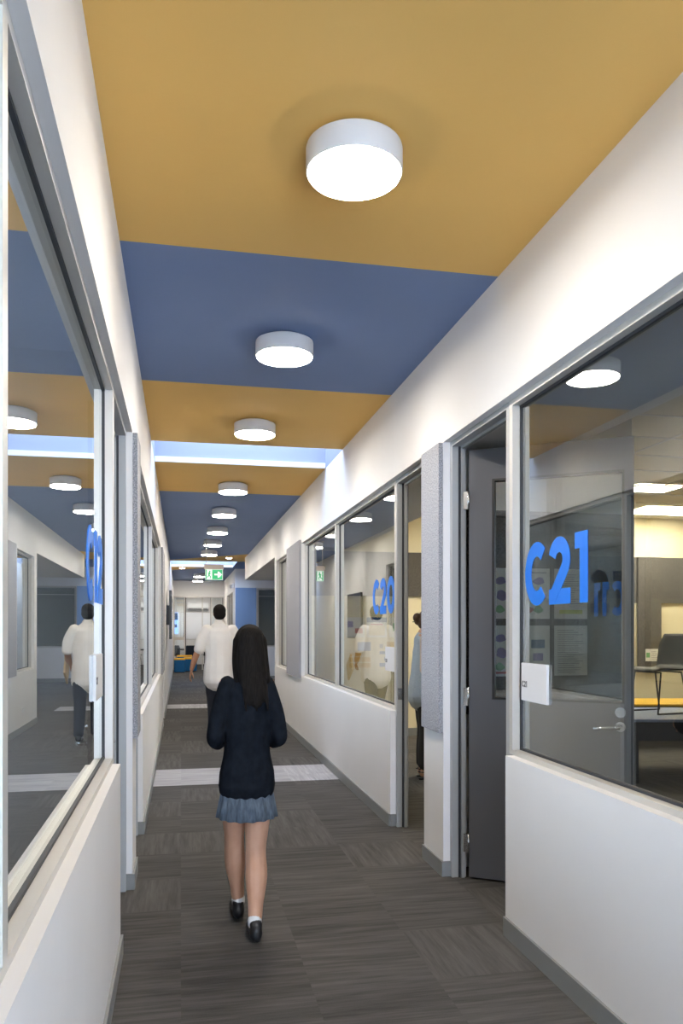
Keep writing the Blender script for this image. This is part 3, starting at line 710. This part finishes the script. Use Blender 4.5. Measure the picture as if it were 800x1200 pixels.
# ------------------------------------------------------------------ people
def chain(bm, pts, seg=14):
    """swept tube with rounded ends; pts = (x,y,z,rx[,ry]); rx across (x), ry along (y)"""
    P = [Vector(p[:3]) for p in pts]; RX = [p[3] for p in pts]; RY = [(p[4] if len(p) > 4 else p[3]) for p in pts]
    # resample with catmull-rom
    out = []
    n = len(P)
    for i in range(n-1):
        p0, p1, p2, p3 = P[max(i-1,0)], P[i], P[i+1], P[min(i+2,n-1)]
        for k in range(4):
            t = k/4
            q = .5*((2*p1)+(p2-p0)*t+(2*p0-5*p1+4*p2-p3)*t*t+(3*p1-p0-3*p2+p3)*t**3)
            e = t*t*(3-2*t)
            out.append((q, RX[i]+(RX[i+1]-RX[i])*e, RY[i]+(RY[i+1]-RY[i])*e))
    out.append((P[-1], RX[-1], RY[-1]))
    rings = []
    def ring(c, t, rx, ry):
        ref = Vector((1,0,0)) if abs(t.x) < .85 else Vector((0,1,0))
        u = (ref - ref.dot(t)*t).normalized(); v = t.cross(u)
        return [bm.verts.new(c + u*rx*math.cos(2*PI*i/seg) + v*ry*math.sin(2*PI*i/seg)) for i in range(seg)]
    t0 = (out[1][0]-out[0][0]).normalized(); tn = (out[-1][0]-out[-2][0]).normalized()
    def capr(o, t, sg):
        m = min(o[1], o[2]); r = []
        for f in (.96, .75, .4): r.append(ring(o[0]+sg*t*m*math.sqrt(1-f*f)*.9, t, o[1]*f, o[2]*f))
        return r
    rings += capr(out[0], t0, -1)[::-1]
    for i, (q, rx, ry) in enumerate(out):
        t = (out[min(i+1,len(out)-1)][0]-out[max(i-1,0)][0]).normalized(); rings.append(ring(q, t, rx, ry))
    rings += capr(out[-1], tn, 1)
    for a, b in zip(rings, rings[1:]):
        for i in range(seg): bm.faces.new((a[i], a[(i+1)%seg], b[(i+1)%seg], b[i]))
    bm.faces.new(rings[0][::-1]); bm.faces.new(rings[-1])
def ball(bm, c, rx, ry, rz, rot=None):
    m = Matrix.Translation(Vector(c)) @ (rot or Matrix.Identity(4)) @ Matrix.Diagonal((rx, ry, rz, 1))
    bmesh.ops.create_uvsphere(bm, u_segments=20, v_segments=14, radius=1, matrix=m)
def fuse(name, bm, m, parent, vox=.007, smooth=4):
    """one continuous surface from overlapping volumes"""
    o = obj(name, bm, m, None)
    md = o.modifiers.new('r', 'REMESH'); md.mode = 'VOXEL'; md.voxel_size = vox; md.use_smooth_shade = True
    s = o.modifiers.new('s', 'SMOOTH'); s.iterations = smooth; s.factor = .5
    dg = bpy.context.evaluated_depsgraph_get(); dg.update()
    me = bpy.data.meshes.new_from_object(o.evaluated_get(dg)); old = o.data
    o.modifiers.clear(); o.data = me; bpy.data.meshes.remove(old)
    for p in me.polygons: p.use_smooth = True
    if not me.materials: me.materials.append(M[m])
    if parent: o.parent = parent
    return o
def hand(bm, wrist, d, palm_n, size, curl=.5, thumb=1):
    """palm + five fingers; d points to the fingertips, palm_n out of the palm, thumb=+-1 side"""
    w = Vector(wrist); d = Vector(d).normalized(); n = Vector(palm_n); n = (n-n.dot(d)*d).normalized(); s = d.cross(n)*thumb
    L_ = size; r = .05*L_
    for k in (-1.2, -.4, .4, 1.2):
        chain(bm, [(*(w+s*k*.07*L_*.7), r*1.15), (*(w+d*.25*L_+s*k*.09*L_), r*1.25), (*(w+d*.5*L_+s*k*.105*L_), r*1.1)], 8)
    lens = (.40, .47, .44, .34)
    for i, k in enumerate((1.2, .4, -.4, -1.2)):
        p0 = w+d*.45*L_+s*k*.105*L_; p1 = p0+d*lens[i]*.45*L_+n*.05*curl*L_; p2 = p1+(d*(1-curl*.6)+n*curl).normalized()*lens[i]*.35*L_; p3 = p2+(d*(1-curl)+n*curl*1.4).normalized()*lens[i]*.27*L_
        chain(bm, [(*p0, r), (*p1, r*.92), (*p2, r*.85), (*p3, r*.72)], 8)
    p0 = w+d*.12*L_+s*.09*L_; p1 = p0+(d*.6+s*.65+n*.3).normalized()*.22*L_; p2 = p1+(d*.85+s*.2+n*.4).normalized()*.20*L_; p3 = p2+(d*.9+n*.35).normalized()*.14*L_
    chain(bm, [(*p0, r*1.3), (*p1, r*1.15), (*p2, r), (*p3, r*.8)], 8)
def head(bm, c, h, yaw=0.):
    """head of height h centred at c, facing +y rotated by yaw"""
    Rz = Matrix.Translation(Vector(c)) @ Matrix.Rotation(yaw, 4, 'Z')
    def bl(p, r): 
        bmesh.ops.create_uvsphere(bm, u_segments=22, v_segments=16, radius=1, matrix=Rz @ Matrix.Translation(Vector(p)*h) @ Matrix.Diagonal((r[0]*h, r[1]*h, r[2]*h, 1)))
    bl((0,-.04,.12), (.335,.41,.375)); bl((0,.08,-.12), (.285,.30,.33)); bl((0,.16,-.33), (.17,.17,.15))
    bl((0,.36,-.08), (.055,.09,.10)); bl((0,.36,.03), (.045,.06,.12)); bl((.12,.335,.075), (.10,.05,.045)); bl((-.12,.335,.075), (.10,.05,.045))
    bl((.16,.28,-.08), (.10,.08,.09)); bl((-.16,.28,-.08), (.10,.08,.09)); bl((0,.335,-.235), (.11,.05,.03)); bl((0,.325,-.275), (.10,.05,.032))
    for s in (1,-1): bl((.335*s,-.02,-.02), (.035,.09,.14))
    return Rz
def eyes(parent, Rz, h):
    for s in (1,-1):
        b = BM(); bmesh.ops.create_uvsphere(b, u_segments=12, v_segments=8, radius=.055*h, matrix=Rz @ Matrix.Translation(Vector((.125*s,.325,.0))*h))
        obj('eye', b, 'eye', parent, smooth=True)
    b = BM(); bmesh.ops.create_uvsphere(b, u_segments=14, v_segments=8, radius=1, matrix=Rz @ Matrix.Translation(Vector((0,.375,-.25))*h) @ Matrix.Diagonal((.085*h,.018*h,.028*h,1)))
    obj('lips', b, 'lips', parent, smooth=True)
def shoe(name, parent, heel, toe, w, h, m='shoe', lift=0.):
    """shoe from heel to toe points (on the sole)"""
    b = BM(); hp, tp = Vector(heel), Vector(toe); d = tp-hp; u = Vector((0,0,1))
    chain(b, [(*(hp+d*.12+u*h*.5), w*.40, h*.5), (*(hp+d*.4+u*h*.52), w*.42, h*.5), (*(hp+d*.7+u*h*.40), w*.5, h*.38), (*(hp+d*.92+u*h*.33), w*.42, h*.30)], 12)
    chain(b, [(*(hp+d*.14+u*h*.9), w*.38, h*.3), (*(hp+d*.26+u*h*.95), w*.36, h*.25)], 12)
    o = fuse(name, b, m, parent, .005, 3); return o

# --- girl walking away (local: facing +y, origin on the floor under her)
G = thing('person', 'person with long dark hair in dark jacket and blue-grey skirt, walking away in the corridor', 'person', (.30, 3.66, 0)); G.scale = (.75, .92, 1)
b = BM()
chain(b, [(0,.0,.66,.125,.085),(0,.0,.74,.135,.095),(0,.0,.88,.11,.08),(0,.01,1.02,.13,.09),(0,0,1.12,.135,.08),(0,0,1.165,.07,.055)])
chain(b, [(0,0,1.15,.045,.048),(0,.012,1.22,.042,.045)])
Rg = head(b, (.018,.025,1.30), .215)
for s in (1,-1):
    chain(b, [(.125*s,0,1.135,.05),(.165*s,-.015,1.02,.042),(.185*s,-.02,.90,.036)])
chain(b, [(-.185,-.02,.90,.036),(-.16,.10,.88,.033),(-.13,.20,.90,.026)]); chain(b, [(.185,-.02,.90,.036),(.165,.10,.86,.033),(.13,.20,.87,.026)])
hand(b, (-.13,.205,.90), (.3,1,.1), (1,0,-.2), .145, .5, 1); hand(b, (.13,.205,.87), (-.3,1,.1), (-1,0,-.2), .145, .5, -1)
# legs: right one back on the floor, left one swinging forward
chain(b, [(.066,0,.70,.088,.085),(.066,.0,.55,.080,.075),(.052,-.02,.38,.064,.058),(.052,-.055,.27,.068,.062),(.040,-.105,.13,.045,.04),(.036,-.13,.07,.038,.036)])
chain(b, [(-.066,0,.70,.088,.085),(-.072,.07,.55,.078,.075),(-.068,.13,.40,.063,.058),(-.062,.155,.29,.067,.062),(-.045,.18,.15,.045,.04),(-.038,.19,.085,.038,.036)])
chain(b, [(.034,-.13,.05,.03,.032),(.034,-.05,.035,.032,.025)]); chain(b, [(-.036,.19,.06,.03,.032),(-.036,.27,.045,.032,.025)])
body = fuse('body', b, 'skin', G, .006, 4); eyes(G, Rg, .215)
b = BM()   # jacket
chain(b, [(0,0,.678,.176,.138),(0,0,.72,.172,.125),(0,0,.85,.142,.105),(0,.0,1.0,.150,.105),(0,0,1.10,.152,.095),(0,-.005,1.15,.105,.075),(0,-.005,1.175,.062,.06)])
for s in (1,-1):
    chain(b, [(.115*s,0,1.128,.062),(.172*s,-.015,1.01,.055),(.198*s,-.022,.905,.052)])
    chain(b, [(.198*s,-.022,.905,.052),(.172*s,.09,.875,.046),(.14*s,.185,.885,.040)])
fuse('jacket', b, 'jacket', G, .007, 5)
def skirt(parent, name, prof, pleats, amp, m, cx=0, cy=0):
    b = BM(); seg = pleats*6; rings = []
    for k, (z, rx, ry) in enumerate(prof):
        a = amp*k/(len(prof)-1); rg = []
        for i in range(seg):
            t = 2*PI*i/seg; f = 1+a*math.sin(pleats*t)
            rg.append(b.verts.new((cx+rx*f*math.cos(t), cy+ry*f*math.sin(t), z)))
        rings.append(rg)
    fs = []
    for a, c in zip(rings, rings[1:]):
        for i in range(seg): fs.append(b.faces.new((a[i], a[(i+1)%seg], c[(i+1)%seg], c[i])))
    bmesh.ops.recalc_face_normals(b, faces=fs); bmesh.ops.solidify(b, geom=fs, thickness=.004)
    return obj(name, b, m, parent, smooth=True)
skirt(G, 'pleated_skirt', [(.76,.140,.10),(.70,.150,.108),(.65,.158,.118),(.59,.174,.142),(.535,.186,.162)], 16, .05, 'plaid')
b = BM()   # long hair
ball(b, (.018,.012,1.335), .098, .105, .088); chain(b, [(.018,-.035,1.36,.078,.062),(.02,-.05,1.27,.09,.058),(.03,-.075,1.18,.086,.044),(.042,-.088,1.12,.062,.034),(.05,-.092,1.06,.035,.022)])
for s in (1,-1): chain(b, [(.07*s+.018,.0,1.34,.035,.05),(.085*s+.02,-.01,1.25,.028,.045),(.085*s+.03,-.03,1.16,.028,.035)])
for k in range(7):
    x = -.06+.02*k; chain(b, [(x+.03,-.085,1.2,.014,.012),(x*1.1+.04,-.105,1.12,.013,.011),(x*1.1+.05,-.10,1.03+.02*(k%3),.007,.007)], 8)
fuse('hair', b, 'hair', G, .006, 3)
shoe('shoe', G, (.038,-.185,.0), (.038,.035,.0), .10, .085); shoe('shoe', G, (-.039,.14,.0), (-.039,.355,.0), .10, .085)
for (x, y, z) in ((.0345,-.125,.075), (-.037,.19,.08)):
    b = BM(); chain(b, [(x,y,z,.043,.042),(x,y,z+.012,.043,.042)]); fuse('sock', b, 'sock', G, .005, 2)

# --- man in the white shirt
P = thing('person', 'person in a loose white short-sleeved shirt and dark trousers walking away past the skylight', 'person', (.49, 10.3, 0))
b = BM()
chain(b, [(0,0,.80,.165,.11),(0,0,.92,.165,.115),(0,0,1.08,.15,.105),(0,0,1.26,.175,.115),(0,0,1.38,.165,.10),(0,0,1.44,.09,.075)])
chain(b, [(0,0,1.42,.06,.06),(0,.02,1.50,.055,.058)])
Rm = head(b, (0,.035,1.60), .225)
chain(b, [(-.17,0,1.39,.06),(-.24,-.02,1.24,.05),(-.275,-.02,1.12,.043)]); chain(b, [(-.275,-.02,1.12,.043),(-.32,.0,1.0,.04),(-.355,.03,.88,.028)])
hand(b, (-.357,.033,.875), (-.2,.2,-1), (1,.2,0), .18, .4, 1)
chain(b, [(.17,0,1.39,.06),(.225,-.02,1.25,.05),(.245,-.03,1.12,.043)]); chain(b, [(.245,-.03,1.12,.043),(.245,.07,1.02,.04),(.235,.17,.95,.028)])
hand(b, (.235,.175,.945), (0,.7,-.7), (-1,0,0), .18, .7, -1)
chain(b, [(.09,0,.84,.095,.10),(.09,-.06,.62,.075,.08),(.085,-.10,.47,.058,.062),(.08,-.20,.28,.055,.058),(.08,-.28,.11,.038,.042)])
chain(b, [(-.09,0,.84,.095,.10),(-.09,.09,.62,.075,.08),(-.085,.14,.47,.058,.062),(-.08,.14,.28,.055,.058),(-.08,.12,.09,.038,.042)])
chain(b, [(.08,-.28,.09,.035,.04),(.08,-.20,.05,.035,.03)]); chain(b, [(-.08,.12,.07,.035,.04),(-.08,.21,.045,.035,.03)])
fuse('body', b, 'skin_deep', P, .008, 4); eyes(P, Rm, .225)
b = BM()   # shirt, hanging loose
chain(b, [(0,.01,.745,.21,.18),(0,.01,.86,.205,.17),(0,0,1.05,.185,.14),(0,0,1.25,.195,.135),(0,0,1.37,.185,.115),(0,-.005,1.43,.12,.09),(0,0,1.475,.075,.07)])
for s in (1,-1): chain(b, [(.155*s,0,1.385,.08),(.225*s,-.015,1.26,.073),((.262 if s < 0 else .245)*s,-.02,1.13,.068)])
fuse('shirt', b, 'shirt', P, .009, 5)
b = BM(); chain(b, [(0,0,.80,.172,.12),(0,0,.92,.168,.12)])
chain(b, [(.09,0,.86,.105,.115),(.09,-.06,.62,.088,.095),(.085,-.10,.47,.074,.08),(.08,-.20,.28,.068,.074),(.08,-.275,.12,.062,.066)])
chain(b, [(-.09,0,.86,.105,.115),(-.09,.09,.62,.088,.095),(-.085,.14,.47,.074,.08),(-.08,.14,.28,.068,.074),(-.08,.12,.09,.062,.066)])
fuse('trousers', b, 'trousers', P, .009, 4)
b = BM(); ball(b, (0,.015,1.635), .084, .105, .088); ball(b, (0,-.03,1.59), .080, .065, .075); fuse('hair', b, 'hair', P, .006, 3)
shoe('shoe', P, (.08,-.335,.03), (.08,-.08,.0), .095, .085); shoe('shoe', P, (-.08,.065,.0), (-.08,.33,.0), .095, .085)
b = BM(); box(b, -.012, .012, -.16, .16, -.12, .12, 0, .004)
o = obj('folder', b, 'folder', None, (.49+.30, 10.3+.30, .87)); o.rotation_euler = (math.radians(-30), 0, 0)
tag(o, 'tan folder carried in the right hand of the person in the white shirt', 'folder')

# --- woman in the C20 doorway, facing right
Q = thing('person', 'person in a grey-blue blouse, black trousers and sandals standing in the C20 room', 'person', (2.255, 7.07, 0), math.radians(-100))
b = BM()
chain(b, [(0,0,.78,.16,.115),(0,0,.88,.165,.125),(0,0,1.02,.145,.11),(0,.01,1.18,.16,.115),(0,-.015,1.30,.155,.09),(0,-.01,1.36,.08,.065)])
chain(b, [(0,-.01,1.34,.05,.052),(0,.025,1.42,.047,.05)])
Rw = head(b, (0,.05,1.475), .205)
for s in (1,-1):
    chain(b, [(.165*s,-.01,1.30,.055),(.20*s,-.02,1.16,.046),(.21*s,-.03,1.03,.04)]); chain(b, [(.21*s,-.03,1.03,.04),(.19*s,.09,1.02,.036),(.14*s,.20,1.05,.027)])
    hand(b, (.14*s,.205,1.052), (-.5*s,.8,.1), (-.8*s,0,-.3), .165, .6, -s)
    chain(b, [(.085*s,0,.82,.095,.105),(.085*s,.01,.60,.076,.085),(.08*s,.01,.45,.056,.06),(.078*s,-.01,.28,.053,.058),(.075*s,-.02,.10,.035,.04)])
    chain(b, [(.075*s,-.045,.055,.034,.03),(.077*s,.02,.052,.036,.032),(.082*s,.10,.036,.043,.02)])
    for k in range(5): chain(b, [(.082*s+(-.034+.017*k),.105,.032,.010,.011),(.083*s+(-.036+.018*k),.155-.010*abs(k-(1 if s > 0 else 3)),.026,.009,.010)], 8)
fuse('body', b, 'skin', Q, .006, 3); eyes(Q, Rw, .205)
b = BM()
chain(b, [(0,-.01,.76,.20,.165),(0,-.005,.86,.195,.16),(0,0,1.02,.175,.14),(0,.005,1.18,.175,.132),(0,-.015,1.29,.165,.10),(0,-.012,1.345,.10,.078),(0,-.01,1.365,.065,.06)])
fuse('blouse', b, 'blouse', Q, .008, 4)
for s in (1,-1):
    b = BM(); chain(b, [(.15*s,-.01,1.30,.07),(.20*s,-.02,1.16,.064),(.212*s,-.03,1.03,.058)]); chain(b, [(.212*s,-.03,1.03,.058),(.195*s,.06,1.02,.052),(.175*s,.12,1.032,.046)])
    fuse('lace_sleeve', b, 'lace', Q, .007, 3)
b = BM(); chain(b, [(0,0,.80,.17,.13),(0,0,.92,.165,.125)])
for s in (1,-1): chain(b, [(.085*s,0,.84,.105,.12),(.085*s,.01,.60,.09,.10),(.08*s,.01,.45,.078,.085),(.078*s,-.005,.28,.072,.08),(.075*s,-.01,.14,.07,.075)])
fuse('trousers', b, 'slacks', Q, .009, 3)
b = BM(); ball(b, (0,.03,1.515), .080, .098, .080); ball(b, (0,-.03,1.47), .070, .055, .075); ball(b, (.01,-.085,1.505), .042, .04, .045); ball(b, (-.01,-.075,1.47), .035, .035, .035)
fuse('hair', b, 'hair_brown', Q, .005, 2)
b = BM(); box(b, -.006, .006, -.128, -.075, 1.462, 1.47, 0, .002); obj('hair_clip', b, 'black', Q)
for s in (1,-1):
    b = BM(); x = .08*s
    chain(b, [(x,-.075,.009,.036,.009),(x,0,.009,.034,.009),(x,.09,.009,.046,.009),(x+.004*s,.165,.009,.036,.009)])
    chain(b, [(x-.043,.085,.012,.010),(x-.028,.088,.052,.010),(x,.09,.062,.011),(x+.028,.088,.054,.010),(x+.046,.085,.012,.010)], 8)
    chain(b, [(x-.036,-.02,.012,.008),(x-.034,-.01,.07,.008),(x,.012,.092,.008),(x+.034,-.01,.07,.008),(x+.036,-.02,.012,.008)], 8)
    chain(b, [(x-.034,-.01,.07,.007),(x-.03,-.06,.075,.007),(x,-.082,.078,.007),(x+.03,-.06,.075,.007),(x+.034,-.01,.07,.007)], 8)
    fuse('sandal', b, 'shoe', Q, .004, 2)

# ------------------------------------------------------------------ sky, camera, view
w = bpy.data.worlds.new('sky'); bpy.context.scene.world = w; w.use_nodes = True
nt = w.node_tree; bg = nt.nodes['Background']
tc = nt.nodes.new('ShaderNodeTexCoord'); sp = nt.nodes.new('ShaderNodeSeparateXYZ'); rp = nt.nodes.new('ShaderNodeValToRGB')
rp.color_ramp.elements[0].color = (.64,.78,1.0,1); rp.color_ramp.elements[1].color = (.17,.22,.32,1); rp.color_ramp.elements[1].position = .75
nt.links.new(tc.outputs['Generated'], sp.inputs[0]); nt.links.new(sp.outputs['Z'], rp.inputs['Fac']); nt.links.new(rp.outputs['Color'], bg.inputs['Color'])
bg.inputs['Strength'].default_value = 8.8
cam = bpy.data.cameras.new('camera'); co = bpy.data.objects.new('camera', cam); C.objects.link(co)
bpy.context.scene.camera = co
f = 920.; th = math.atan((400-212)/f)
cam.sensor_fit = 'VERTICAL'; cam.sensor_height = 36; cam.sensor_width = 24; cam.lens = f/1200*36
cam.shift_y = (737-600)/1200; cam.clip_start = .02; cam.clip_end = 200
co.location = (0,0,1.4); co.rotation_euler = (PI/2, 0, -th)
sc = bpy.context.scene
sc.view_settings.view_transform = 'Standard'; sc.view_settings.look = 'None'; sc.view_settings.gamma = 1; sc.view_settings.use_curve_mapping = False
sc.view_settings.exposure = 1.85
cy = sc.cycles
cy.max_bounces = 10; cy.diffuse_bounces = 5; cy.glossy_bounces = 5; cy.transparent_max_bounces = 24; cy.caustics_reflective = False; cy.caustics_refractive = False
cy.sample_clamp_indirect = 6; cy.use_denoising = True
try: cy.denoiser = 'OPENIMAGEDENOISE'
except Exception: pass
